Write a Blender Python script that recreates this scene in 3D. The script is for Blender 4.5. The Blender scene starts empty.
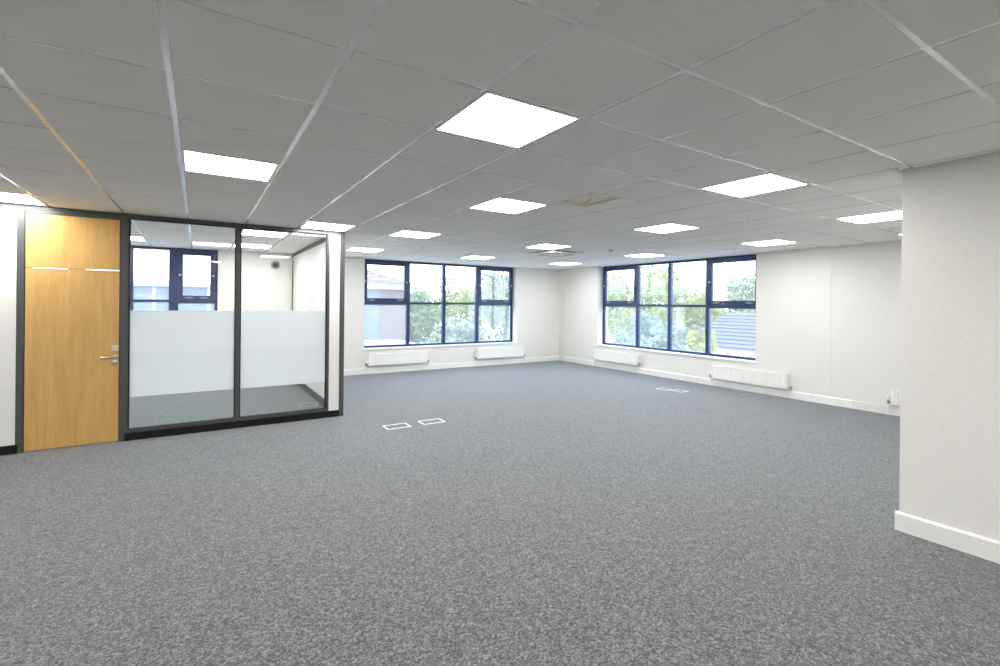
import bpy, bmesh, math, random
from mathutils import Vector, Matrix

sc = bpy.context.scene
COL = sc.collection
rnd = random.Random(7)
PI = math.pi

# ------------------------------------------------------------------ key measures (metres, floor z = 0, camera above origin)
H = 2.535          # suspended ceiling
EYE = 1.5706
YP = 6.694         # glazed partition, office face
YB = 10.331        # window wall at the back
XR = 8.551         # window wall on the right
XQ = 4.184         # near white wall on the right
YQ = 1.31          # where that wall ends
GX, GY, T = 0.485, 1.248, 0.6   # ceiling grid origin / module

# ------------------------------------------------------------------ materials
def mat(name, col, rough=0.5, metal=0.0, spec=0.5):
    m = bpy.data.materials.new(name); m.use_nodes = True
    b = m.node_tree.nodes['Principled BSDF']
    b.inputs['Base Color'].default_value = (*col, 1)
    b.inputs['Roughness'].default_value = rough
    b.inputs['Metallic'].default_value = metal
    b.inputs['Specular IOR Level'].default_value = spec
    return m

def nodes(m): return m.node_tree.nodes, m.node_tree.links, m.node_tree.nodes['Principled BSDF']

def noisy(m, scale, c0, c1, p0=0.35, p1=0.65, stretch=(1, 1, 1), bump=0.0, detail=3, bscale=None, dist=0.002):
    n, l, b = nodes(m)
    tc = n.new('ShaderNodeTexCoord'); mp = n.new('ShaderNodeMapping'); mp.inputs['Scale'].default_value = stretch
    nz = n.new('ShaderNodeTexNoise'); nz.inputs['Scale'].default_value = scale; nz.inputs['Detail'].default_value = detail
    cr = n.new('ShaderNodeValToRGB')
    cr.color_ramp.elements[0].position = p0; cr.color_ramp.elements[0].color = (*c0, 1)
    cr.color_ramp.elements[1].position = p1; cr.color_ramp.elements[1].color = (*c1, 1)
    l.new(tc.outputs['Object'], mp.inputs['Vector']); l.new(mp.outputs[0], nz.inputs['Vector'])
    l.new(nz.outputs['Fac'], cr.inputs['Fac']); l.new(cr.outputs['Color'], b.inputs['Base Color'])
    if bump:
        bp = n.new('ShaderNodeBump'); bp.inputs['Strength'].default_value = bump; bp.inputs['Distance'].default_value = dist
        l.new(nz.outputs['Fac'], bp.inputs['Height']); l.new(bp.outputs['Normal'], b.inputs['Normal'])
    return m

M = {}
M['wall'] = noisy(mat('painted_plaster', (.86, .85, .82), .75, spec=.3), 40, (.775, .765, .735), (.80, .79, .76), bump=.05, dist=.001)
M['wall_mid'] = mat('white_partition_board', (.80, .79, .77), .55, spec=.4)
M['gloss'] = mat('white_gloss_paint', (.86, .86, .84), .3)
M['rad'] = mat('white_enamel', (.88, .88, .86), .35)
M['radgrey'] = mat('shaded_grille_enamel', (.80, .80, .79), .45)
M['tile'] = noisy(mat('mineral_ceiling_tile', (.9, .9, .9), .9, spec=.15), 90, (.91, .91, .905), (.94, .94, .935), bump=.12, dist=.001)
M['tbar'] = mat('ceiling_grid_metal', (.90, .90, .91), .2, .3, spec=.9)
M['navy'] = mat('navy_coated_aluminium', (.011, .034, .125), .32, spec=.55)
M['anth'] = mat('anthracite_aluminium', (.085, .09, .09), .38, .35)
M['black'] = mat('black_skirting', (.006, .006, .006), .5, spec=.3)
M['gasket'] = mat('black_gasket', (.012, .011, .013), .6)
M['steel'] = mat('brushed_steel', (.62, .59, .54), .28, 1.0)
M['brass'] = mat('worn_valve_metal', (.33, .30, .25), .4, .8)
M['plastic'] = mat('white_plastic', (.85, .85, .83), .4)
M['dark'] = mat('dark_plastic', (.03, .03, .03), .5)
M['grey'] = mat('grey_plastic', (.35, .35, .34), .5)
M['cream'] = mat('yellowed_metal', (.93, .91, .82), .6)
M['creamdark'] = mat('yellowed_frame_metal', (.78, .74, .58), .5)
M['fframe'] = mat('pale_aluminium_trim', (.82, .83, .85), .3, .2)
M['blind'] = mat('pale_blind_slats', (.74, .73, .70), .5)
M['blindgrey'] = mat('grey_blind_rail', (.40, .40, .40), .5)
M['bark'] = noisy(mat('bark', (.12, .09, .06), .9), 8, (.09, .07, .05), (.2, .15, .1), stretch=(1, 1, .2), bump=.5, dist=.02)

# carpet: fine grey loops
def carpet(name):
    m = mat(name, (.12, .12, .12), .85, spec=.28)
    n, l, b = nodes(m)
    tc = n.new('ShaderNodeTexCoord')
    # loops: random grey per tuft at two sizes, plus a soft mottle
    def tuft(scale):
        v = n.new('ShaderNodeTexVoronoi'); v.inputs['Scale'].default_value = scale; v.inputs['Randomness'].default_value = 1
        l.new(tc.outputs['Object'], v.inputs['Vector']); sp = n.new('ShaderNodeSeparateColor'); l.new(v.outputs['Color'], sp.inputs[0])
        return v, sp.outputs[0]
    v1, f1 = tuft(135); v2, f2 = tuft(72)
    def mixf(a, b_, f):
        m_ = n.new('ShaderNodeMix'); m_.data_type = 'FLOAT'; m_.inputs['Factor'].default_value = f
        l.new(a, m_.inputs[2]); l.new(b_, m_.inputs[3]); return m_.outputs[0]
    fac = mixf(f1, f2, .36)
    cr = n.new('ShaderNodeValToRGB'); e = cr.color_ramp.elements
    e[0].position = .08; e[0].color = (.026, .0255, .025, 1)
    e[1].position = .92; e[1].color = (.255, .251, .245, 1)
    x = e.new(.50); x.color = (.100, .0985, .096, 1)
    big = n.new('ShaderNodeTexNoise'); big.inputs['Scale'].default_value = 1.3; big.inputs['Detail'].default_value = 3
    mx = n.new('ShaderNodeMix'); mx.data_type = 'RGBA'; mx.blend_type = 'MULTIPLY'; mx.inputs['Factor'].default_value = .10
    l.new(tc.outputs['Object'], big.inputs['Vector'])
    l.new(fac, cr.inputs['Fac']); l.new(cr.outputs['Color'], mx.inputs[6]); l.new(big.outputs['Fac'], mx.inputs[7])
    l.new(mx.outputs[2], b.inputs['Base Color'])
    bp = n.new('ShaderNodeBump'); bp.inputs['Strength'].default_value = .45; bp.inputs['Distance'].default_value = .003; bp.invert = True
    l.new(v1.outputs['Distance'], bp.inputs['Height']); l.new(bp.outputs['Normal'], b.inputs['Normal'])
    b.inputs['Sheen Weight'].default_value = .35; b.inputs['Sheen Roughness'].default_value = .5
    b.inputs['Sheen Tint'].default_value = (.8, .88, 1, 1)
    return m
M['carpet'] = carpet('grey_loop_carpet')

# maple veneer
def wood():
    m = mat('maple_veneer', (.55, .33, .10), .33, spec=.45)
    n, l, b = nodes(m)
    tc = n.new('ShaderNodeTexCoord'); mp = n.new('ShaderNodeMapping'); mp.inputs['Scale'].default_value = (7, 7, .55)
    nz = n.new('ShaderNodeTexNoise'); nz.inputs['Scale'].default_value = 2.2; nz.inputs['Detail'].default_value = 5; nz.inputs['Roughness'].default_value = .6
    mp2 = n.new('ShaderNodeMapping'); mp2.inputs['Scale'].default_value = (60, 60, 2.5)
    n2 = n.new('ShaderNodeTexNoise'); n2.inputs['Scale'].default_value = 3; n2.inputs['Detail'].default_value = 2
    ad = n.new('ShaderNodeMix'); ad.data_type = 'FLOAT'; ad.inputs['Factor'].default_value = .35
    cr = n.new('ShaderNodeValToRGB'); e = cr.color_ramp.elements
    e[0].position = .3; e[0].color = (.52, .295, .085, 1)
    e[1].position = .7; e[1].color = (.68, .43, .155, 1)
    l.new(tc.outputs['Object'], mp.inputs[0]); l.new(tc.outputs['Object'], mp2.inputs[0])
    l.new(mp.outputs[0], nz.inputs['Vector']); l.new(mp2.outputs[0], n2.inputs['Vector'])
    l.new(nz.outputs['Fac'], ad.inputs[2]); l.new(n2.outputs['Fac'], ad.inputs[3])
    l.new(ad.outputs[0], cr.inputs['Fac']); l.new(cr.outputs['Color'], b.inputs['Base Color'])
    return m
M['wood'] = wood()

def glass(name, glare_haze=0.0, tint=(.97, .985, .98), refl=1.0):
    m = bpy.data.materials.new(name); m.use_nodes = True
    n, l = m.node_tree.nodes, m.node_tree.links
    n.clear()
    out = n.new('ShaderNodeOutputMaterial')
    tr = n.new('ShaderNodeBsdfTransparent'); tr.inputs[0].default_value = (*tint, 1)
    gl = n.new('ShaderNodeBsdfGlossy'); gl.inputs['Roughness'].default_value = 0.0; gl.inputs['Color'].default_value = (refl, refl, refl, 1)
    # Schlick reflectance, the same from both faces of the thin pane
    lw = n.new('ShaderNodeLayerWeight'); lw.inputs['Blend'].default_value = .5
    pw = n.new('ShaderNodeMath'); pw.operation = 'POWER'; pw.inputs[1].default_value = 5
    ma = n.new('ShaderNodeMath'); ma.operation = 'MULTIPLY_ADD'; ma.inputs[1].default_value = .96; ma.inputs[2].default_value = .04
    l.new(lw.outputs['Facing'], pw.inputs[0]); l.new(pw.outputs[0], ma.inputs[0])
    mx = n.new('ShaderNodeMixShader')
    l.new(ma.outputs[0], mx.inputs[0]); l.new(tr.outputs[0], mx.inputs[1]); l.new(gl.outputs[0], mx.inputs[2])
    last = mx
    if glare_haze:  # translucent mix whitens window panes to imitate veiling glare
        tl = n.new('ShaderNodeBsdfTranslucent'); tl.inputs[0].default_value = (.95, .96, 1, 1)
        m2 = n.new('ShaderNodeMixShader'); m2.inputs[0].default_value = glare_haze
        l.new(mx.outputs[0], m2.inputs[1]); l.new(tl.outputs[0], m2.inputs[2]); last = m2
    l.new(last.outputs[0], out.inputs[0])
    return m
M['glass'] = glass('clear_glass')
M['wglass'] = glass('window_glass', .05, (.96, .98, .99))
M['hazy'] = glass('glare_hazed_window_glass', .07, (.95, .97, .99))

def frost():
    m = bpy.data.materials.new('frosted_film'); m.use_nodes = True
    n, l = m.node_tree.nodes, m.node_tree.links; n.clear()
    out = n.new('ShaderNodeOutputMaterial')
    df = n.new('ShaderNodeBsdfDiffuse'); df.inputs[0].default_value = (.90, .91, .94, 1)
    tl = n.new('ShaderNodeBsdfTranslucent'); tl.inputs[0].default_value = (.98, .985, 1, 1)
    mx = n.new('ShaderNodeMixShader'); mx.inputs[0].default_value = .74
    l.new(df.outputs[0], mx.inputs[1]); l.new(tl.outputs[0], mx.inputs[2]); l.new(mx.outputs[0], out.inputs[0])
    return m
M['frost'] = frost()

def emit(name, col, s):
    m = bpy.data.materials.new(name); m.use_nodes = True
    n, l = m.node_tree.nodes, m.node_tree.links; n.clear()
    out = n.new('ShaderNodeOutputMaterial'); e = n.new('ShaderNodeEmission')
    e.inputs[0].default_value = (*col, 1); e.inputs[1].default_value = s
    l.new(e.outputs[0], out.inputs[0]); return m
PANEL = 22.5
M['lit'] = emit('lit_diffuser', (1, .985, .95), PANEL)

def leafmat(name, c0, c1):
    m = bpy.data.materials.new(name); m.use_nodes = True
    n, l = m.node_tree.nodes, m.node_tree.links; n.clear()
    out = n.new('ShaderNodeOutputMaterial')
    tc = n.new('ShaderNodeTexCoord')
    nz = n.new('ShaderNodeTexNoise'); nz.inputs['Scale'].default_value = 1.6; nz.inputs['Detail'].default_value = 4
    cr = n.new('ShaderNodeValToRGB'); e = cr.color_ramp.elements
    e[0].position = .35; e[0].color = (*c0, 1); e[1].position = .65; e[1].color = (*c1, 1)
    df = n.new('ShaderNodeBsdfDiffuse'); tl = n.new('ShaderNodeBsdfTranslucent')
    mx = n.new('ShaderNodeMixShader'); mx.inputs[0].default_value = .35
    l.new(tc.outputs['Object'], nz.inputs['Vector']); l.new(nz.outputs['Fac'], cr.inputs['Fac'])
    l.new(cr.outputs[0], df.inputs[0]); l.new(cr.outputs[0], tl.inputs[0])
    l.new(df.outputs[0], mx.inputs[1]); l.new(tl.outputs[0], mx.inputs[2]); l.new(mx.outputs[0], out.inputs[0])
    return m
M['leaf_grey'] = leafmat('grey_green_leaves', (.09, .13, .07), (.26, .33, .19))
M['leaf_yellow'] = leafmat('yellow_green_leaves', (.15, .19, .045), (.40, .42, .15))
M['leaf_blue'] = leafmat('blue_green_leaves', (.10, .155, .135), (.30, .38, .34))
M['lawn'] = noisy(mat('pale_tarmac', (.4, .4, .38), .9), 3, (.30, .30, .29), (.40, .40, .38))
M['brick'] = None
def brickmat(name, c1, c2, mortar, scale=1.0, w=.22, h=.075):
    m = mat(name, c1, .85)
    n, l, b = nodes(m)
    tc = n.new('ShaderNodeTexCoord'); mp = n.new('ShaderNodeMapping'); mp.inputs['Rotation'].default_value = (PI / 2, 0, 0)
    br = n.new('ShaderNodeTexBrick'); br.inputs['Scale'].default_value = scale
    br.inputs['Color1'].default_value = (*c1, 1); br.inputs['Color2'].default_value = (*c2, 1); br.inputs['Mortar'].default_value = (*mortar, 1)
    br.inputs['Brick Width'].default_value = w; br.inputs['Row Height'].default_value = h; br.inputs['Mortar Size'].default_value = .012
    l.new(tc.outputs['Object'], mp.inputs[0]); l.new(mp.outputs[0], br.inputs['Vector']); l.new(br.outputs['Color'], b.inputs['Base Color'])
    return m
M['brick'] = brickmat('pink_brown_brick', (.075, .050, .046), (.115, .080, .072), (.13, .12, .115))
M['rooftile'] = mat('brown_roof_tiles', (.085, .066, .062), .8)
M['slate'] = mat('slate_blue_roof_tiles', (.048, .052, .068), .85)
M['fascia'] = mat('white_fascia', (.34, .35, .38), .5)
M['bluepanel'] = mat('pale_blue_cladding', (.085, .115, .19), .6)
M['greyclad'] = mat('pale_grey_blue_cladding', (.12, .145, .20), .6)

# ------------------------------------------------------------------ mesh helper
class MB:
    def __init__(s): s.bm = bmesh.new()
    def box(s, x0, x1, y0, y1, z0, z1, bev=0.0):
        bm = s.bm
        vs = [bm.verts.new(p) for p in ((x0, y0, z0), (x1, y0, z0), (x1, y1, z0), (x0, y1, z0), (x0, y0, z1), (x1, y0, z1), (x1, y1, z1), (x0, y1, z1))]
        fs = [bm.faces.new([vs[i] for i in q]) for q in ((3, 2, 1, 0), (4, 5, 6, 7), (0, 1, 5, 4), (1, 2, 6, 5), (2, 3, 7, 6), (3, 0, 4, 7))]
        if bev:
            es = list({e for f in fs for e in f.edges})
            bmesh.ops.bevel(bm, geom=es, offset=bev, segments=2, affect='EDGES', clamp_overlap=True)
        return s
    def quad(s, *pts):
        s.bm.faces.new([s.bm.verts.new(p) for p in pts]); return s
    def prism(s, prof, axis, a0, a1):
        """extrude a closed profile of 2-D points along an axis"""
        def P(p, a):
            return {'x': (a, p[0], p[1]), 'y': (p[0], a, p[1]), 'z': (p[0], p[1], a)}[axis]
        v0 = [s.bm.verts.new(P(p, a0)) for p in prof]; v1 = [s.bm.verts.new(P(p, a1)) for p in prof]
        n = len(prof)
        for i in range(n): s.bm.faces.new((v0[i], v0[(i + 1) % n], v1[(i + 1) % n], v1[i]))
        s.bm.faces.new(v0[::-1]); s.bm.faces.new(v1); return s
    def lathe(s, prof, c, axis='z', n=24):
        """revolve (radius, height) pairs about an axis through c"""
        rings = []
        for r, h in prof:
            ring = []
            for k in range(n):
                a = 2 * PI * k / n; u, v = r * math.cos(a), r * math.sin(a)
                p = {'z': (u, v, h), 'y': (u, h, v), 'x': (h, u, v)}[axis]
                ring.append(s.bm.verts.new((c[0] + p[0], c[1] + p[1], c[2] + p[2])))
            rings.append(ring)
        for a, b in zip(rings, rings[1:]):
            for k in range(n): s.bm.faces.new((a[k], a[(k + 1) % n], b[(k + 1) % n], b[k]))
        s.bm.faces.new(rings[0][::-1]); s.bm.faces.new(rings[-1]); return s
    def tube(s, pts, r, n=10, r1=None):
        pts = [Vector(p) for p in pts]; rings = []
        for i, p in enumerate(pts):
            d = (pts[min(i + 1, len(pts) - 1)] - pts[max(i - 1, 0)]).normalized()
            u = d.orthogonal().normalized() if i == 0 else (u - d * u.dot(d)).normalized()
            v = d.cross(u); rr = r if r1 is None else r + (r1 - r) * i / (len(pts) - 1)
            rings.append([s.bm.verts.new(p + (u * math.cos(2 * PI * k / n) + v * math.sin(2 * PI * k / n)) * rr) for k in range(n)])
        for a, b in zip(rings, rings[1:]):
            for k in range(n): s.bm.faces.new((a[k], a[(k + 1) % n], b[(k + 1) % n], b[k]))
        s.bm.faces.new(rings[0][::-1]); s.bm.faces.new(rings[-1]); return s

def wloc(o):
    v = Vector(o.location)
    while o.parent: o = o.parent; v += Vector(o.location)
    return v

def obj(name, mb, m, parent=None, smooth=False, world=True, origin=None):
    """link one mesh object; world=True means the mesh was drawn in world coordinates"""
    bm = mb.bm
    bmesh.ops.recalc_face_normals(bm, faces=bm.faces)
    me = bpy.data.meshes.new(name); o = bpy.data.objects.new(name, me)
    off = Vector((0, 0, 0))
    if parent is not None:
        o.parent = parent
        if world: off = wloc(parent)
    elif origin is not None:
        off = Vector(origin); o.location = off
    if off.length: bmesh.ops.translate(bm, vec=-off, verts=bm.verts)
    bm.to_mesh(me); bm.free()
    me.materials.append(m)
    if smooth:
        for p in me.polygons: p.use_smooth = True
        if hasattr(me, 'set_sharp_from_angle'): me.set_sharp_from_angle(angle=math.radians(40))
    COL.objects.link(o); return o

def tag(o, label=None, cat=None, group=None, kind=None):
    if label: o['label'] = label
    if cat: o['category'] = cat
    if group: o['group'] = group
    if kind: o['kind'] = kind
    return o

def empty(name, loc, label, cat, group=None, kind=None):
    o = bpy.data.objects.new(name, None); o.location = loc; o.empty_display_size = .1
    COL.objects.link(o); return tag(o, label, cat, group, kind)

def struct(name, mb, m, label, cat, origin=None):
    return tag(obj(name, mb, m, origin=origin), label, cat, kind='structure')

def dup(root, loc, label, name=None):
    r = root.copy(); COL.objects.link(r); r.location = loc; r['label'] = label
    for ch in list(root.children):
        c = ch.copy(); COL.objects.link(c); c.parent = r
        for g in list(ch.children):
            d = g.copy(); COL.objects.link(d); d.parent = c
    return r

# ------------------------------------------------------------------ room shell
XL, YF = -5.0, -4.2
struct('floor', MB().box(XL - .2, XR + .35, YF - .2, YB + .35, -.25, 0), M['carpet'], 'grey speckled loop pile carpet covering the whole office floor', 'floor')

WB = YB + .194            # window plane on the back wall
WR = XR + .189            # window plane on the right wall
LW = (3.05, 7.08); RW = (4.79, 8.85); MW = (-2.40, .30); ZS = .555
TH = .36; HT = 2.95
b = MB()
y0, y1 = YB, YB + TH
b.box(XL - .2, XR + TH, y0, y1, -.25, ZS - .028)
for a, c in ((XL - .2, MW[0]), (MW[1], LW[0]), (LW[1], XR + TH)): b.box(a, c, y0, y1, ZS - .028, H + .0)
b.box(XL - .2, XR + TH, y0, y1, H, HT)
struct('wall_back', b, M['wall'], 'white painted wall at the back holding the left wide window', 'wall')
b = MB()
x0, x1 = XR, XR + TH
b.box(x0, x1, YQ - .15, YB, -.25, ZS - .028)
for a, c in ((YQ - .15, RW[0]), (RW[1], YB)): b.box(x0, x1, a, c, ZS - .028, H)
b.box(x0, x1, YQ - .15, YB, H, HT)
struct('wall_right', b, M['wall'], 'white painted wall on the far right holding the right wide window', 'wall')
b = MB(); b.box(XQ, XQ + .15, YF, YQ, 0, HT); b.box(XQ + .15, XR, YQ - .15, YQ, 0, HT)
struct('wall_near', b, M['wall'], 'near white wall end standing at the right edge, closest to the viewer', 'wall')
struct('wall_left', MB().box(XL - .2, XL, YF, YB, 0, HT), M['wall'], 'plain white wall closing the office on the far left', 'wall')
struct('wall_front', MB().box(XL - .2, XQ + .15, YF - .2, YF, 0, HT), M['wall'], 'plain white wall closing the office behind the viewpoint', 'wall')
struct('wall_inner', MB().box(-2.60, -2.50, YP + .08, YB, 0, HT), M['wall_mid'], 'white wall closing the glazed meeting room on its left', 'wall')

# skirting boards
def skirt_prof(d=.018, h=.125): return [(0, 0), (d, 0), (d, h - .012), (d * .45, h), (0, h)]
b = MB()
b.prism([(YB - p, z) for p, z in skirt_prof()], 'x', 1.70, XR)
struct('baseboard_back', b, M['gloss'], 'white skirting board along the foot of the back window wall', 'skirting board')
b = MB()
b.prism([(XR - p, z) for p, z in skirt_prof()], 'y', YQ, YB - .018)
struct('baseboard_right', b, M['gloss'], 'white skirting board along the foot of the far right window wall', 'skirting board')
b = MB()
b.prism([(XQ - p, z) for p, z in skirt_prof(.02, .13)], 'y', YF, YQ + .02)
b.prism([(YQ + p, z) for p, z in skirt_prof(.02, .13)], 'x', XQ, XR - .018)
struct('baseboard_near', b, M['gloss'], 'thick white skirting board at the foot of the near wall end on the right', 'skirting board')
b = MB(); b.prism([(YB - p, z) for p, z in skirt_prof()], 'x', -2.5, 1.60)
struct('baseboard_inner', b, M['gloss'], 'white skirting board under the meeting room window', 'skirting board')
# boxed-in casings on the right wall
b = MB(); b.box(XR - .012, XR, YQ + .02, 3.28, .125, H); b.box(XR - .030, XR - .018, YQ + .03, 3.27, 0, .125, .003); b.box(XR - .007, XR, 3.572, 3.584, .125, H, .002)
struct('trim_1', b, M['wall'], 'shallow white lining board on the right wall between the ribbed radiator and the hidden one', 'wall lining')
b = MB(); b.box(XR - .02, XR, 10.08, YB, .125, H); b.box(XR - .036, XR - .018, 10.065, YB - .02, 0, .125, .003)
struct('trim_2', b, M['wall'], 'narrow boxed casing in the far corner between the two windows', 'wall casing')

# ------------------------------------------------------------------ suspended ceiling
LIGHTS = {  # lower cell corner -> label
 (1, 1): 'largest glowing square ceiling panel, overhead and closest to the viewer',
 (-1, 4): 'glowing ceiling panel over the carpet in front of the glass meeting room',
 (5, 1): 'glowing ceiling panel second nearest the white wall end on the right',
 (9, 1): 'glowing ceiling panel partly cut off by the edge of the near white wall end',
 (3, 4): 'glowing ceiling panel just beyond the largest one, left of the yellowed vent',
 (7, 4): 'glowing ceiling panel between the yellowed vent and the right window',
 (11, 4): 'glowing ceiling panel in front of the right end of the right window',
 (-4, 8): 'glowing ceiling panel cut by the picture edge above the wood door corner',
 (1, 8): 'glowing ceiling panel touching the head rail above the partition end post',
 (3, 8): 'glowing ceiling panel in front of the left casement of the back window',
 (7, 8): 'glowing ceiling panel just in front of the ceiling cassette unit',
 (11, 8): 'glowing ceiling panel in front of the left half of the right window',
 (3, 12): 'glowing ceiling panel close to the back wall, above the left end of the back window',
 (7, 12): 'glowing ceiling panel close above the right half of the back window',
 (11, 12): 'small glowing ceiling panel behind the cassette, in the corner between both windows',
 (0, 10): 'glowing ceiling panel inside the glass room, nearest its glass front',
 (0, 13): 'glowing ceiling panel inside the glass room, right of its window',
 (-3, 13): 'glowing ceiling panel inside the glass room, in front of its window',
}
ADDED_PANELS = [(-5, 1), (-5, 4), (-1, -3), (3, -3), (-5, -3), (1, -7), (-3, -7), (-7, 1), (-7, -7)]  # unseen panels continuing the grid, added to light the room
VENT = (4, 3)
solid = set(LIGHTS) | set(ADDED_PANELS) | {VENT}
G = .0115; REC = .0042
tiles = MB(); bars = MB()
def cell(i): return GX + T * i
def tilebox(xa, xb, ya, yb):
    if xb - xa < .015 or yb - ya < .015: return
    z0, z1 = H, H + .014; e = .004
    bm = tiles.bm
    lo = [bm.verts.new(p) for p in ((xa + e, ya + e, z0), (xb - e, ya + e, z0), (xb - e, yb - e, z0), (xa + e, yb - e, z0))]
    mi = [bm.verts.new(p) for p in ((xa, ya, z0 + e * .7), (xb, ya, z0 + e * .7), (xb, yb, z0 + e * .7), (xa, yb, z0 + e * .7))]
    hi = [bm.verts.new(p) for p in ((xa, ya, z1), (xb, ya, z1), (xb, yb, z1), (xa, yb, z1))]
    bm.faces.new(lo[::-1]); bm.faces.new(hi)
    for k in range(4):
        bm.faces.new((lo[k], lo[(k + 1) % 4], mi[(k + 1) % 4], mi[k])); bm.faces.new((mi[k], mi[(k + 1) % 4], hi[(k + 1) % 4], hi[k]))
i0, i1 = math.floor((XL - GX) / T), math.floor((XR - GX) / T)
j0, j1 = math.floor((YF - GY) / T), math.floor((YB - GY) / T)
for i in range(i0, i1 + 1):
    for j in range(j0, j1 + 1):
        if (i, j) in solid: continue
        xa, xb = max(cell(i) + G, XL + G), min(cell(i + 1) - G, XR - 2 * G)
        ya, yb = max(GY + T * j + G, YF + G), min(GY + T * (j + 1) - G, YB - 2 * G)
        # cut around the near wall
        if yb <= YQ and xb > XQ:
            xb = min(xb, XQ - 2 * G)
        elif ya < YQ < yb and xb > XQ - .02:
            if xa < XQ - .03: tilebox(xa, XQ - 2 * G, ya, YQ)
            ya = YQ + 2 * G
        if xb > xa and yb > ya: tilebox(xa, xb, ya, yb)
_vx, _vy = cell(VENT[0]), GY + T * VENT[1]
tilebox(_vx + .335, _vx + T - G, _vy + G, _vy + T - G); tilebox(_vx + G, _vx + .335, _vy + .47, _vy + T - G)
ceil = struct('ceiling', tiles, M['tile'], 'suspended ceiling of square off white mineral tiles', 'ceiling')
# exposed grid: long bars one way, short bars between them the other way
for i in range(i0, i1 + 2):
    x = cell(i)
    if XL < x < XR: bars.box(x - .012, x + .012, YF, YB, H + REC, H + .04)
for j in range(j0, j1 + 2):
    y = GY + T * j
    if YF < y < YB: bars.box(XL, XR, y - .012, y + .012, H + REC + .0006, H + .039)
bars.box(XQ - .026, XQ, YF, YQ, H + .008, H + .03); bars.box(XQ - .026, XR, YQ, YQ + .026, H + .008, H + .03)
bars.box(XL, XR, YB - .026, YB, H + .008, H + .03); bars.box(XR - .026, XR, YF, YB, H + .008, H + .03)
obj('ceiling_grid', bars, M['tbar'], ceil)
struct('ceiling_slab', MB().box(XL - .2, XR + TH, YF - .2, YB + TH, HT, HT + .2), M['wall'], 'concrete slab above the suspended ceiling', 'ceiling slab')

# lights
def make_light(i, j, label, group):
    cx, cy = cell(i) + T / 2, GY + T * j + T / 2
    t = empty('ceiling_light', (cx, cy, H), label, 'ceiling light', group)
    f = MB(); a, c = .2895, .272
    for q in ((-a, a, -a, -c), (-a, a, c, a), (-a, -c, -c, c), (c, a, -c, c)): f.box(*q, 0, .03)
    obj('frame', f, M['plastic'], t, world=False)
    d = MB(); d.box(-c, c, -c, c, .004, .014)
    obj('diffuser', d, M['lit'], t, world=False)
    h = MB(); h.box(-.285, .285, -.285, .285, .0301, .075)
    obj('housing', h, M['plastic'], t, world=False)
    return t
GL = 'square light panels in the ceiling grid'
first = None
for (i, j), lab in LIGHTS.items():
    if first is None: first = make_light(i, j, lab, GL)
    else: dup(first, (cell(i) + .3, GY + T * j + .3, H), lab)
for i, j in ADDED_PANELS:
    o = dup(first, (cell(i) + .3, GY + T * j + .3, H), 'added unseen glowing ceiling panel lighting the office from out of view'); o['group'] = 'added light panels out of view'

# yellowed square vent, set in the corner of its cell with cut tiles beside it
vx0, vx1, vy0, vy1 = cell(VENT[0]) - .005, cell(VENT[0]) + .335, GY + T * VENT[1] + G, GY + T * VENT[1] + .47
t = empty('ceiling_vent', ((vx0 + vx1) / 2, (vy0 + vy1) / 2, H), 'yellowed ceiling vent with one curved blade, in the middle of the ceiling', 'vent')
f = MB(); ax, ay, w_ = (vx1 - vx0) / 2, (vy1 - vy0) / 2, .011
for q in ((-ax, ax, -ay, -ay + w_), (-ax, ax, ay - w_, ay), (-ax, -ax + w_, -ay + w_, ay - w_), (ax - w_, ax, -ay + w_, ay - w_)): f.box(*q, -.005, .02, .002)
tag(obj('frame', f, M['creamdark'], t, world=False), 'brownish vent frame')
obj('back_plate', MB().box(-ax + w_, ax - w_, -ay + w_, ay - w_, .016, .02), M['cream'], t, world=False)
f = MB(); pts = [(-.13 + .20 * math.sin(k / 12 * 1.75), -.17 + .34 * k / 12) for k in range(13)]
for (px_, py_), (qx, qy) in zip(pts, pts[1:]): f.quad((px_, py_, -.002), (qx, qy, -.002), (qx + .008, qy, .0155), (px_ + .008, py_, .0155))
o = obj('blade', f, M['creamdark'], t, world=False); sm = o.modifiers.new('thick', 'SOLIDIFY'); sm.thickness = .005

# cassette air unit
t = empty('air_cassette', (5.63, 6.95, H), 'square air conditioning cassette set in the ceiling before the far corner', 'air conditioner')
obj('gap_shade_neck', MB().box(-.262, .262, -.262, .262, -.024, .03), M['dark'], t, world=False)  # dark colour puts shade into the gap above the plate
f = MB(); f.box(-.37, .37, -.37, .37, -.042, -.025, .006)
p = tag(obj('fascia_plate', f, M['plastic'], t, world=False), 'white hung plate')
f = MB(); f.box(-.16, .16, -.16, .16, -.048, -.0422, .002)
obj('intake_grille', f, M['plastic'], t, world=False)
for q in ((-.24, .24, -.27, -.215), (-.24, .24, .215, .27), (-.27, -.215, -.2, .2), (.215, .27, -.2, .2)):
    obj('outlet_slot', MB().box(*q, -.0432, -.0421), M['grey'], t, world=False)

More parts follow.
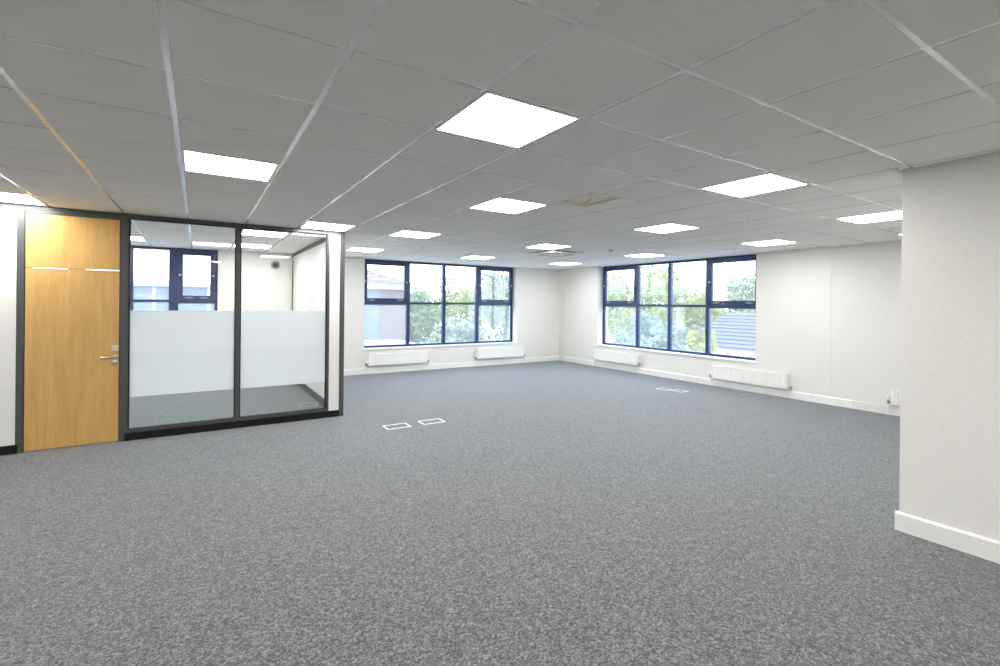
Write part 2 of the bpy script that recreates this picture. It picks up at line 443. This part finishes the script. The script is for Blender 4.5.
# detectors
def detector(loc, label, r=.05):
    t = empty('smoke_detector', loc, label, 'smoke detector', 'ceiling detectors')
    obj('base', MB().lathe([(r, 0), (r, -.012), (r * .9, -.016)], (0, 0, 0)), M['plastic'], t, True, False)
    obj('sensor_head', MB().lathe([(r * .72, -.0165), (r * .7, -.03), (r * .45, -.042), (.004, -.046)], (0, 0, 0)), M['plastic'], t, True, False)
    obj('sensor_slot', MB().lathe([(r * .735, -.021), (r * .735, -.027)], (0, 0, 0)), M['grey'], t, True, False)
    return t
detector((7.04, 2.29, H), 'round white detector on the ceiling right beside the near wall end')
detector((3.23, 7.66, H), 'round white detector on the ceiling in front of the back window')
detector((6.1, 5.99, H), 'round white detector on the ceiling between the cassette and the right window')
t = empty('ceiling_sensor', (-.4, 6.36, H), 'small white sensor on the ceiling close to the glass partition head', 'motion sensor')
obj('base', MB().box(-.05, .05, -.02, .02, -.01, 0, .003), M['plastic'], t, world=False)
obj('lens', MB().lathe([(.015, -.0101), (.014, -.016), (.004, -.02)], (.01, 0, 0)), M['plastic'], t, True, False)
t = empty('ceiling_spotlight', (7.79, 2.43, H), 'small silver spotlight on the ceiling almost hidden by the near wall end', 'spotlight')
obj('bezel', MB().lathe([(.05, 0), (.05, -.006), (.038, -.009)], (0, 0, 0)), M['steel'], t, True, False)
obj('lamp_glass', MB().lathe([(.037, -.0091), (.03, -.012), (.004, -.013)], (0, 0, 0)), M['lit'], t, True, False)

# ------------------------------------------------------------------ windows
def map_back(u, d, z): return (u, WB + d, z)         # u along x, d positive = outward
def map_right(u, d, z): return (WR + d, u, z)
def ubox(mb, mp, u0, u1, d0, d1, z0, z1, bev=0.0):
    p, q = mp(u0, d0, z0), mp(u1, d1, z1)
    mb.box(min(p[0], q[0]), max(p[0], q[0]), min(p[1], q[1]), max(p[1], q[1]), z0, z1, bev)
def frame4(mb, mp, u0, u1, z0, z1, d0, d1, w, wb=None, wt=None, bev=.003):
    wb = wb or w; wt = wt or w
    ubox(mb, mp, u0, u0 + w, d0, d1, z0, z1, bev); ubox(mb, mp, u1 - w, u1, d0, d1, z0, z1, bev)
    ubox(mb, mp, u0 + w, u1 - w, d0, d1, z0, z0 + wb, bev); ubox(mb, mp, u0 + w, u1 - w, d0, d1, z1 - wt, z1, bev)

def window(name, mp, u0, u1, mull, casements, hazy, blinds, label, sill, origin, blind_labels, mw=.037, cw=.062):
    w = empty(name, origin, label, 'window', None, 'structure')
    zt, zb, tz = H - .002, ZS, 1.56
    fr = MB(); frame4(fr, mp, u0, u1, zb, zt, 0, .07, .05, .045, .045)
    for m in mull: ubox(fr, mp, m - mw, m + mw, -.012, .075, zb + .02, zt - .02, .003)
    edges = [u0 + .05] + [e for m in mull for e in (m - mw, m + mw)] + [u1 - .05]
    bays = [(edges[2 * k], edges[2 * k + 1]) for k in range(len(edges) // 2)]
    for k, (a, c) in enumerate(bays):
        hw = .042 if k in casements else .024
        ubox(fr, mp, a, c, 0, .07, tz - hw, tz + hw, .003)
    obj('window_frame', fr, M['navy'], w)
    for k, (a, c) in enumerate(bays):
        lo = MB(); ubox(lo, mp, a, c, .03, .036, zb + .045, tz - (.042 if k in casements else .024))
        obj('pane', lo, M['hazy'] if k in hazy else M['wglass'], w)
        if k in casements:
            cs = MB(); z0, z1 = tz + .043, zt - .046
            frame4(cs, mp, a + .002, c - .002, z0, z1, -.02, .05, cw, .062, .072, .004)
            cas = obj('casement', cs, M['navy'], w)
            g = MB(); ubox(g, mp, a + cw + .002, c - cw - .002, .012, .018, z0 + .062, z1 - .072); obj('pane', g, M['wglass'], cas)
            for uu in (a + .022, c - .022):
                k_ = MB(); p = mp(uu, -.02, 2.04); ax = 'y' if mp is map_back else 'x'
                k_.lathe([(.013, 0), (.013, -.008), (.02, -.012), (.02, -.022), (.012, -.028)], p, ax, 16)
                obj('knob', k_, M['steel'], cas, True)
            for uu in (a + .17, c - .17):
                k_ = MB(); ubox(k_, mp, uu - .07, uu + .07, -.034, -.0205, z0 + .012, z0 + .03, .003)
                ubox(k_, mp, uu - .012, uu + .012, -.03, -.0205, z0 + .004, z0 + .05, .003)
                obj('catch', k_, M['grey'], cas)
        else:
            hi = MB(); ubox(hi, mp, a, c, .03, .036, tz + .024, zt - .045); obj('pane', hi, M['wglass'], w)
    s = MB()
    ubox(s, mp, u0 + .001, u1 - .001, 0 - (.194 if mp is map_back else .189), .3, ZS - .028, ZS - .001)
    a, c = sill
    d0 = -(.194 if mp is map_back else .189)
    ubox(s, mp, a, c, d0 - .03, d0, ZS - .028, ZS - .001, .004)
    obj('window_sill', s, M['gloss'], w)
    for k, lab in zip(blinds, blind_labels):
        a, c = bays[k]
        r = empty('window_blind', mp((a + c) / 2, -.03, zt - .047), lab, 'blind', 'raised blinds over the fixed panes')
        obj('headrail', (lambda q: (ubox(q, mp, a + .008, c - .008, -.045, -.016, zt - .058, zt - .0465, .002), q)[1])(MB()), M['blind'], r)
        b3 = MB(); ubox(b3, mp, a + .012, c - .012, -.036, -.026, zt - .093, zt - .081, .002); obj('bottom_rail', b3, M['blindgrey'], r)
        for uu in (a + .15, c - .15): obj('cord', MB().tube([mp(uu, -.031, zt - .085), mp(uu, -.031, zt - .055)], .0012, 6), M['blind'], r)
    return w
window('window_1', map_back, LW[0], LW[1], (4.135, 5.06, 5.995), {0, 3}, {0, 3}, (1, 2),
       'wide navy framed window of eight panes in the back wall', (3.01, 7.13), (5.06, WB, ZS),
       ('raised pale blind at the top of the second bay of the back window', 'raised pale blind at the top of the third bay of the back window'))
window('window_2', map_right, RW[0], RW[1], (5.89, 6.815, 7.717), {0, 3}, {3}, (1, 2),
       'wide navy framed window of eight panes in the far right wall', (4.745, 8.9), (WR, 6.82, ZS),
       ('raised pale blind in the right window, next to its nearer opening casement', 'raised pale blind in the right window, next to its farther opening casement'))
window('window_3', map_back, MW[0], MW[1], (-1.70, -1.05, -.392), {0, 3}, set(), (2,),
       'navy framed window seen through the glass of the meeting room', (-2.44, .34), (-1.05, WB, ZS),
       ('raised pale blind in the meeting room window above its clear pane',), .072, .068)

# ------------------------------------------------------------------ glazed partition
P0, P1 = YP, YP + .08
pt = empty('glass_partition', (.4, YP, 0), 'full height anthracite framed glass partition with a frosted band across it', 'glass partition', None, 'structure')
def ppart(name, m, boxes, parent=pt, bev=.002):
    b = MB()
    for q in boxes: b.box(*q, bev)
    return obj(name, b, m, parent)
ppart('head_rail', M['anth'], [(-.665, 1.70, P0, P1, 2.490, H - .001)])
ppart('post', M['anth'], [(-.738, -.665, P0, P1, 0, H - .001)])
ppart('mullion', M['anth'], [(.385, .432, P0, P1, .09, 2.49)])
ppart('jamb', M['anth'], [(1.470, 1.500, P0, P1, .09, 2.49)])
ppart('corner_post', M['anth'], [(1.637, 1.70, P0, P1 + .03, 0, 2.49)])
ppart('bottom_rail', M['anth'], [(-.665, .385, P0, P1, .086, .118), (.432, 1.470, P0, P1, .086, .118)])
ppart('skirting', M['black'], [(-.69, 1.637, P0 - .008, P1 + .008, 0, .0855)])
ppart('infill_panel', M['wall_mid'], [(1.500, 1.637, P0 + .006, P1 - .006, .0855, 2.49)])
for a, c in ((-.665, .385), (.432, 1.470)):
    g = MB()
    for q in ((a, a + .012, .118, 2.49), (c - .012, c, .118, 2.49), (a + .012, c - .012, .118, .128), (a + .012, c - .012, 2.478, 2.49)):
        g.box(q[0], q[1], P0 + .012, P1 - .012, q[2], q[3])
    obj('gasket', g, M['gasket'], pt)
    pane = obj('glass_pane', MB().box(a + .012, c - .012, P0 + .034, P0 + .044, .128, 2.478), M['glass'], pt)
    tag(obj('frosted_band', MB().box(a + .012, c - .012, P0 + .0445, P0 + .0455, .478, 1.452), M['frost'], pane), 'frosted white band')

sp = empty('partition_panel', (1.65, 8.5, 0), 'white side partition of the meeting room with dark head rail and skirting', 'side partition', None, 'structure')
obj('panel_board', MB().box(1.60, 1.70, P1 + .03, YB, 0, HT - .3), M['wall_mid'], sp)
obj('head_rail', MB().box(1.585, 1.60, P1 + .001, YB - .03, 2.475, H - .001, .001), M['anth'], sp)
obj('skirting', MB().box(1.585, 1.60, P1 + .001, YB - .03, 0, .115, .001), M['anth'], sp)
obj('end_post', MB().box(1.585, 1.60, YB - .03, YB - .002, .0, H - .001, .001), M['anth'], sp)

lp = empty('partition_panel', (-3.2, YP, 0), 'white solid partition with black skirting left of the wood door', 'wall panel', None, 'structure')
obj('panel_board', MB().box(XL, -1.565, P0 + .006, P1 - .006, .09, 2.49), M['wall_mid'], lp)
obj('head_rail', MB().box(XL, -1.56, P0, P1, 2.49, H - .001, .002), M['anth'], lp)
obj('skirting', MB().box(XL, -1.545, P0 - .008, P1 + .008, 0, .0895, .002), M['black'], lp)

dr = empty('door_1', (-1.13, YP, 0), 'tall pale maple door with steel lever handle beside the glass partition', 'door', None, 'structure')
ppart('door_frame', M['anth'], [(-1.565, -1.508, P0, P1, 0, 2.49), (-1.565, -.738, P0, P1, 2.49, H - .001), (-1.508, -.738, P0 + .004, P1, 2.458, 2.49)], dr)
ppart('door_stop', M['anth'], [(-1.508, -1.497, P0 + .056, P1 - .004, 0, 2.458), (-.749, -.738, P0 + .056, P1 - .004, 0, 2.458)], dr)
leaf = ppart('door_leaf', M['wood'], [(-1.502, -.744, P0 + .008, P0 + .052, .010, 1.893)], dr, .0015)
ppart('over_panel', M['wood'], [(-1.502, -.744, P0 + .008, P0 + .052, 1.8995, 2.455)], dr, .0015)
yf = P0 + .008
h = MB()
h.lathe([(.026, 0), (.026, -.006), (.022, -.009)], (-.778, yf, .945), 'y')
hd = obj('lever_handle', h, M['steel'], leaf, True)
b = MB(); b.tube([(-.778, yf - .008, .945), (-.778, yf - .040, .945), (-.784, yf - .049, .9445), (-.80, yf - .052, .944), (-.86, yf - .050, .942), (-.895, yf - .046, .941)], .0095, 12)
# lever is one body with its rose: join into the same mesh through a second object parented to the leaf
obj('lever', b, M['steel'], leaf, True)
b = MB(); b.lathe([(.026, 0), (.026, -.006), (.022, -.009)], (-.778, yf, .886), 'y'); b.lathe([(.008, -.0091), (.008, -.013)], (-.778, yf, .888), 'y', 14)
obj('key_escutcheon', b, M['steel'], leaf, True)
b = MB(); b.box(-.808, -.745, yf - .003, yf, 1.012, 1.072, .001)
tag(obj('sign_plate', b, mat('satin_plate', (.66, .58, .46), .35, .3), leaf), 'small pale blank plate above the handle')

# ------------------------------------------------------------------ meeting room wall vent
t = empty('wall_vent', (1.277, YB, 2.293), 'round white wall vent with a dark centre at the back of the meeting room', 'vent')
b = MB(); b.lathe([(.085, 0), (.085, -.014), (.078, -.028), (.066, -.024), (.05, -.012)], (0, 0, 0), 'y', 32)
obj('rim', b, M['grey'], t, True, False)
b = MB(); b.lathe([(.052, -.0125), (.05, -.03), (.03, -.04), (.004, -.043)], (0, 0, 0), 'y', 24)
obj('centre_cone', b, M['dark'], t, True, False)

# ------------------------------------------------------------------ radiators
def radiator(mp, u0, u1, z0, z1, label, flip, ribs=True):
    """mp(u, d, z): d = distance into the room from the wall"""
    r = empty('radiator', mp((u0 + u1) / 2, .06, 0), label, 'radiator', 'white panel radiators under the windows')
    def rb(mb, a, c, d0, d1, e0, e1, bev=0.0):
        p, q = mp(a, d0, e0), mp(c, d1, e1)
        mb.box(min(p[0], q[0]), max(p[0], q[0]), min(p[1], q[1]), max(p[1], q[1]), e0, e1, bev)
    # corrugated front panel
    f = MB(); n = int((u1 - u0 - .03) / .0333); st = (u1 - u0 - .03) / n
    prof = [(u0, .078), (u0, .094)]
    a = u0 + .015
    for k in range(n):
        prof += [(a + k * st + .004, .094), (a + k * st + .009, .101), (a + (k + 1) * st - .009, .101), (a + (k + 1) * st - .004, .094)]
    prof += [(u1, .094), (u1, .078)]
    pts = [mp(u, d, 0)[:2] for u, d in prof]
    f.prism(pts, 'z', z0 + .022, z1 - .028)
    rb(f, u0, u1, .076, .099, z0, z0 + .024, .004); rb(f, u0, u1, .076, .099, z1 - .03, z1 - .003, .004)
    obj('front_panel', f, M['rad'], r)
    bk = MB(); rb(bk, u0 + .01, u1 - .01, .028, .040, z0, z1 - .004, .004); obj('rear_panel', bk, M['rad'], r)
    tg = MB()
    rb(tg, u0, u1, .040, .044, z1 - .012, z1); rb(tg, u0, u1, .072, .0755, z1 - .012, z1)
    m = int((u1 - u0) / .02)
    for k in range(m + 1): uu = u0 + (u1 - u0 - .006) * k / m; rb(tg, uu, uu + .006, .044, .072, z1 - .008, z1 - .001)
    obj('top_grille', tg, M['radgrey'], r)
    for e in (u0, u1):
        sd = MB(); rb(sd, e - .0015, e + .0015, .03, .099, z0 + .01, z1, .0005)
        for k in range(4): rb(sd, e - .003, e + .003, .045 + .0, .07, z0 + .05 + k * .05, z0 + .062 + k * .05)
        obj('side_cover', sd, M['rad'], r)
    for e in (u0 + .18, u1 - .18):
        br = MB(); rb(br, e - .015, e + .015, .0015, .028, z0 + .03, z1 - .03); obj('wall_bracket', br, M['rad'], r)
    for e, s, trv in ((u0, -1, not flip), (u1, 1, flip)):
        v = MB(); zc = z0 + .03; c = mp(e + s * .045, .058, zc)
        v.tube([mp(e + s * .0, .058, zc), mp(e + s * .045, .058, zc)], .009, 10)
        v.lathe([(.012, -.03), (.014, -.012), (.014, .012), (.011, .028)], c, 'z', 14)
        vo = obj('valve', v, M['brass'], r, True)
        if trv:
            hcap = MB(); hcap.lathe([(.012, .0285), (.021, .034), (.022, .08), (.016, .092), (.004, .094)], c, 'z', 18)
            obj('thermostat_head', hcap, M['plastic'], vo, True)
        else:
            hcap = MB(); hcap.lathe([(.011, .0285), (.011, .045), (.008, .05)], c, 'z', 14)
            obj('valve_cap', hcap, M['plastic'], vo, True)
        p = MB(); p.tube([(c[0], c[1], zc - .03), (c[0], c[1], 0)], .0075, 10)
        obj('pipe', p, M['rad'], r, True)
    return r
mb_ = lambda u, d, z: (u, YB - d, z)
mr_ = lambda u, d, z: (XR - d, u, z)
radiator(mb_, 3.13, 4.51, .185, .445, 'low ribbed white radiator under the left end of the back window', False)
radiator(mb_, 5.85, 7.265, .185, .452, 'low white radiator under the right end of the back window', False)
radiator(mr_, 7.46, 8.87, .185, .443, 'low white radiator on the far right wall beside the wall socket', False)
radiator(mr_, 4.19, 5.60, .155, .412, 'ribbed white radiator under the near end of the right window', True)
radiator(mr_, 1.55, 2.755, .165, .388, 'white radiator on the right wall mostly hidden by the near wall end', True)

# socket
t = empty('wall_socket', (XR, 9.134, .312), 'small white double socket low on the right wall by the far corner', 'socket')
obj('face_plate', MB().box(-.011, 0, -.073, .073, -.043, .043, .003), M['plastic'], t, world=False)
for s in (-1, 1):
    b = MB()
    for yy, zz, w_, h_ in ((0, .012, .004, .009), (-.011, -.012, .008, .004), (.011, -.012, .008, .004)):
        b.box(-.0118, -.0112, s * .036 + yy - w_ / 2, s * .036 + yy + w_ / 2, zz - h_ / 2 - .006, zz + h_ / 2 - .006)
    obj('pin_holes', b, M['dark'], t, world=False)
    obj('switch', MB().box(-.0145, -.0111, s * .014 - .005, s * .014 + .005, .022, .036, .001), M['plastic'], t, world=False)

# ------------------------------------------------------------------ floor boxes
def floor_box(cx, cy, lx, ly, label, m):
    t = empty('floor_box', (cx, cy, 0), label, 'floor box', 'power boxes let into the carpet')
    a, c, w = lx / 2, ly / 2, .017
    b = MB()
    for q in ((-a, a, -c, -c + w), (-a, a, c - w, c), (-a, -a + w, -c + w, c - w), (a - w, a, -c + w, c - w)): b.box(*q, .0005, .006, .0015)
    obj('trim_frame', b, m, t, world=False)
    obj('carpeted_lid', MB().box(-a + w + .002, a - w - .002, -c + w + .002, c - w - .002, .0005, .004, .001), M['carpet'], t, world=False)
    obj('lid_handle', MB().box(-.04, .04, c - w - .03, c - w - .012, .0042, .006, .0008), M['grey'], t, world=False)
    return t
floor_box(2.132, 5.773, .31, .21, 'floor box with a white frame in the carpet, nearer the glass partition', M['fframe'])
floor_box(2.610, 5.773, .31, .21, 'floor box with a white frame in the carpet, the one further from the partition', M['fframe'])
floor_box(7.33, 5.82, .19, .24, 'pale edged floor box by the right window, nearer the far corner', M['fframe'])
floor_box(7.45, 5.56, .22, .22, 'pale edged floor box by the right window, second from the far corner', M['fframe'])
floor_box(8.14, 4.62, .22, .30, 'dark edged floor box in front of the ribbed radiator under the right window', M['grey'])
floor_box(1.42, 7.66, .26, .26, 'grey floor box in the carpet inside the meeting room', M['grey'])

# ------------------------------------------------------------------ outside
GZ = -3.2
b = MB(); b.box(-60, 80, YB + 1.5, 90, GZ - .2, GZ); b.box(XR + 1.5, 80, -60, YB + 1.5, GZ - .2, GZ)
struct('ground_outside', b, M['lawn'], 'pale paved ground outside below the windows', 'ground')

def foliage(seed, n, blobs, leaf):
    r = random.Random(seed); mb = MB(); bm = mb.bm
    tot = sum(q[3] ** 2 for q in blobs)
    for (bx, by, bz, br) in blobs:
        for _ in range(int(n * br * br / tot)):
            d = Vector((r.gauss(0, 1), r.gauss(0, 1), r.gauss(0, 1))).normalized()
            p = Vector((bx, by, bz)) + d * br * (r.random() ** .33) * (1 + .12 * math.sin(d.x * 7 + d.z * 9))
            u = Vector((r.gauss(0, 1), r.gauss(0, 1), r.gauss(0, .6))).normalized()
            v = u.cross(Vector((r.gauss(0, 1), r.gauss(0, 1), r.gauss(0, 1)))).normalized()
            s = leaf * (.6 + .8 * r.random())
            vs = [bm.verts.new(p + q) for q in (-u * s, v * s * .5, u * s, -v * s * .5)]
            bm.faces.new(vs)
    return mb
def blobset(seed, w, h0, h1, k):
    r = random.Random(seed); out = [(0, 0, (h0 + h1) / 2, w * .62)]
    for _ in range(k):
        a = r.random() * 2 * PI; q = r.random(); z = h0 + (h1 - h0) * r.random()
        taper = 1 - .55 * abs((z - h0) / (h1 - h0) - .4)
        out.append((math.cos(a) * w * .62 * taper, math.sin(a) * w * .62 * taper, z, w * (.26 + .2 * q)))
    return out
def tree(loc, w, top, m, label, seed, n=5200, base=1.2, leaf=.13, name='tree', cat='tree', group='trees outside the windows'):
    t = empty(name, (loc[0], loc[1], GZ), label, cat, group)
    h1 = top - GZ
    obj('foliage', foliage(seed, n, blobset(seed, w, base + w * .35, h1 - w * .38, 16), leaf), m, t, world=False)
    b = MB(); b.tube([(0, 0, 0), (.05, .03, h1 * .3), (0, .08, h1 * .62)], .16 * w / 2, 10, .05)
    r = random.Random(seed + 50)
    for _ in range(5):
        a = r.random() * 2 * PI; z = h1 * (.25 + .3 * r.random())
        b.tube([(0, .04, z), (math.cos(a) * w * .3, math.sin(a) * w * .3, z + w * .3), (math.cos(a) * w * .5, math.sin(a) * w * .5, z + w * .55)], .05, 6, .015)
    obj('trunk', b, M['bark'], t, True, world=False)
    return t
SH = ('shrub', 'shrub', 'shrubs outside the windows')
tree((11.6, 28.5), 2.5, 3.0, M['leaf_grey'], 'grey green tree outside the second bay of the back window', 1, 6500)
tree((16.9, 32.2), 2.4, 3.9, M['leaf_yellow'], 'yellow green tree outside the third bay of the back window', 2, 6500)
tree((17.5, 27.0), 2.2, 4.4, M['leaf_grey'], 'taller tree outside the right casement of the back window', 3, 6500)
tree((9.6, 37), 2.8, 4.3, M['leaf_grey'], 'tree rising behind the brown roof outside the back window', 4)
tree((9.9, 21.0), 1.5, .2, M['leaf_blue'], 'pale shrub low outside the second bay of the back window', 5, 3500, .2, .10, *SH)
tree((12.6, 23.2), 1.6, .9, M['leaf_blue'], 'pale shrub low outside the third bay of the back window', 6, 4000, .2, .10, *SH)
tree((14.0, 19.5), 1.7, 1.35, M['leaf_grey'], 'pale shrub low outside the right casement of the back window', 7, 4500, .2, .10, *SH)
tree((23.5, 24.2), 2.9, 5.0, M['leaf_yellow'], 'big yellow green tree outside the farthest casement of the right window', 8, 8500)
tree((29.5, 24.6), 2.9, 5.4, M['leaf_yellow'], 'big yellow green tree outside the second bay of the right window', 9, 8500)
tree((24.5, 17.6), 2.3, 3.5, M['leaf_yellow'], 'round tree outside the third bay of the right window', 10, 6500)
tree((23.5, 13.2), 1.9, 3.4, M['leaf_grey'], 'slim tree outside the nearest casement of the right window', 11, 4500)
tree((17.6, 15.4), 1.6, 1.35, M['leaf_blue'], 'shrub low outside the second bay of the right window', 12, 4500, .2, .10, *SH)
tree((12.95, 10.35), .95, 1.1, M['leaf_blue'], 'shrub low outside the third bay of the right window', 13, 4500, .2, .10, *SH)
tree((17.4, 18.8), 1.7, 1.4, M['leaf_blue'], 'shrub low outside the farthest bay of the right window', 14, 4500, .2, .10, *SH)
tree((13.0, 8.95), .55, 1.05, M['leaf_yellow'], 'small bush overlapping the slate roof outside the right window', 15, 1600, .2, .08, *SH)

# neighbour building with a brown roof (back window, left bay)
t = empty('house', (5.6, 25.0, GZ), 'neighbouring brick house with brown roof and white fascia outside the back window', 'building')
obj('wall', MB().box(3.2, 8.55, 22, 28, GZ, 2.2), M['brick'], t)
obj('fascia', MB().box(3.0, 8.70, 21.75, 28.2, 2.2, 2.5), M['fascia'], t)
b = MB(); b.prism([(21.6, 2.5), (28.3, 2.5), (24.9, 3.9)], 'x', 3.0, 5.2)
v = [(5.2, 21.6, 2.5), (5.2, 28.3, 2.5), (5.2, 24.9, 3.9), (8.75, 24.9, 2.5)]
b.quad(v[0], (8.75, 21.6, 2.5), (8.75, 28.3, 2.5), v[1]); b.quad(v[0], (8.75, 21.6, 2.5), v[2]); b.quad((8.75, 21.6, 2.5), (8.75, 28.3, 2.5), v[2]); b.quad((8.75, 28.3, 2.5), v[1], v[2])
obj('roof', b, M['rooftile'], t)
b = MB(); b.box(6.1, 7.15, 21.93, 22, GZ, 2.2)
obj('cladding_panel', b, M['bluepanel'], t)
b = MB(); b.box(3.4, 8.0, 19.8, 21.9, GZ, -.35); b.box(3.3, 8.1, 19.7, 22, -.35, -.2)
obj('porch', b, M['fascia'], t)

# building with slate roof (right window, near bay)
t = empty('outbuilding', (18, 7.4, GZ), 'low outbuilding with blue slate roof and white parapet outside the right window', 'building')
obj('wall', MB().box(14.6, 21, 3.0, 11.5, GZ, -.25), M['fascia'], t)
obj('parapet', MB().box(14.2, 14.6, 2.6, 11.7, GZ, .12), M['fascia'], t)
b = MB()
for k in range(11):
    a, c = k / 11, (k + 1) / 11
    xa, xc = 15.0 + 3.6 * a, 15.0 + 3.6 * c; za, zc = 0.02 + 1.25 * a, .02 + 1.25 * c
    b.prism([(xa - .06, za + .0), (xc, zc - .03), (xc, zc + .008), (xa - .06, za + .03)], 'y', 2.8, 11.6)
b.prism([(15.0, 0.0), (18.6, 1.23), (22, 0.0)], 'y', 3.0, 11.55)
obj('roof', b, M['slate'], t)

# building across from the meeting room window
t = empty('office_block', (-3, 27, GZ), 'pale clad office block across from the meeting room window', 'building')
obj('wall', MB().box(-14, 2.4, 24.0, 30, GZ, 2.15), M['greyclad'], t)
b = MB()
for k in range(17): b.box(-14, 2.4, 23.965, 24.0, -2.9 + k * .30, -2.68 + k * .30, .004)
obj('cladding_boards', b, M['greyclad'], t)
b = MB()
for k in range(8): b.box(-13 + k * 1.9, -12.9 + k * 1.9, 23.93, 23.964, GZ, 2.15)
obj('cladding_joint', b, M['fascia'], t)
obj('roof', MB().box(-14.2, 2.6, 23.8, 30.2, 2.15, 2.35), M['fascia'], t)

# ------------------------------------------------------------------ daylight
w = bpy.data.worlds.new('sky'); sc.world = w; w.use_nodes = True
n, l = w.node_tree.nodes, w.node_tree.links
bg = n['Background']; bg.inputs['Color'].default_value = (.74, .87, 1.0, 1); bg.inputs['Strength'].default_value = 5.2
sun = bpy.data.lights.new('sun', 'SUN'); sun.energy = 4.0; sun.angle = math.radians(1.2); sun.color = (1, .95, .86)
so = bpy.data.objects.new('sun', sun); COL.objects.link(so)
d = Vector((.55, .62, -.85)).normalized()
so.rotation_euler = d.to_track_quat('-Z', 'Y').to_euler(); so.location = (-8, -8, 14)

# ------------------------------------------------------------------ camera
F_, CX, CY, YAW, ROLL = 474.48, 500.0, 303.54, .5655, -.0093
c, s = math.cos(YAW), math.sin(YAW)
R0, U0, FW = Vector((c, -s, 0)), Vector((0, 0, 1)), Vector((s, c, 0))
R1 = R0 * math.cos(ROLL) - U0 * math.sin(ROLL); U1 = R0 * math.sin(ROLL) + U0 * math.cos(ROLL)
cd = bpy.data.cameras.new('camera'); cam = bpy.data.objects.new('camera', cd); COL.objects.link(cam)
mw = Matrix.Identity(4)
for k, ax in enumerate((R1, U1, -FW)):
    for r in range(3): mw[r][k] = ax[r]
mw.translation = Vector((0, 0, EYE)); cam.matrix_world = mw
cd.sensor_fit = 'HORIZONTAL'; cd.sensor_width = 36; cd.lens = F_ / 1000 * 36
cd.shift_x = (500 - CX) / 1000; cd.shift_y = -(333 - CY) / 1000
cd.clip_start = .05; cd.clip_end = 300
sc.camera = cam

vs = sc.view_settings
sc.display_settings.display_device = 'sRGB'
vs.view_transform = 'Standard'; vs.look = 'None'; vs.gamma = 1; vs.use_curve_mapping = False; vs.exposure = 0.37
cy = sc.cycles
sc.render.filter_size = 1.7
cy.max_bounces = 14; cy.diffuse_bounces = 8; cy.transparent_max_bounces = 24; cy.glossy_bounces = 6
cy.sample_clamp_indirect = 8.0; cy.caustics_reflective = False; cy.caustics_refractive = False
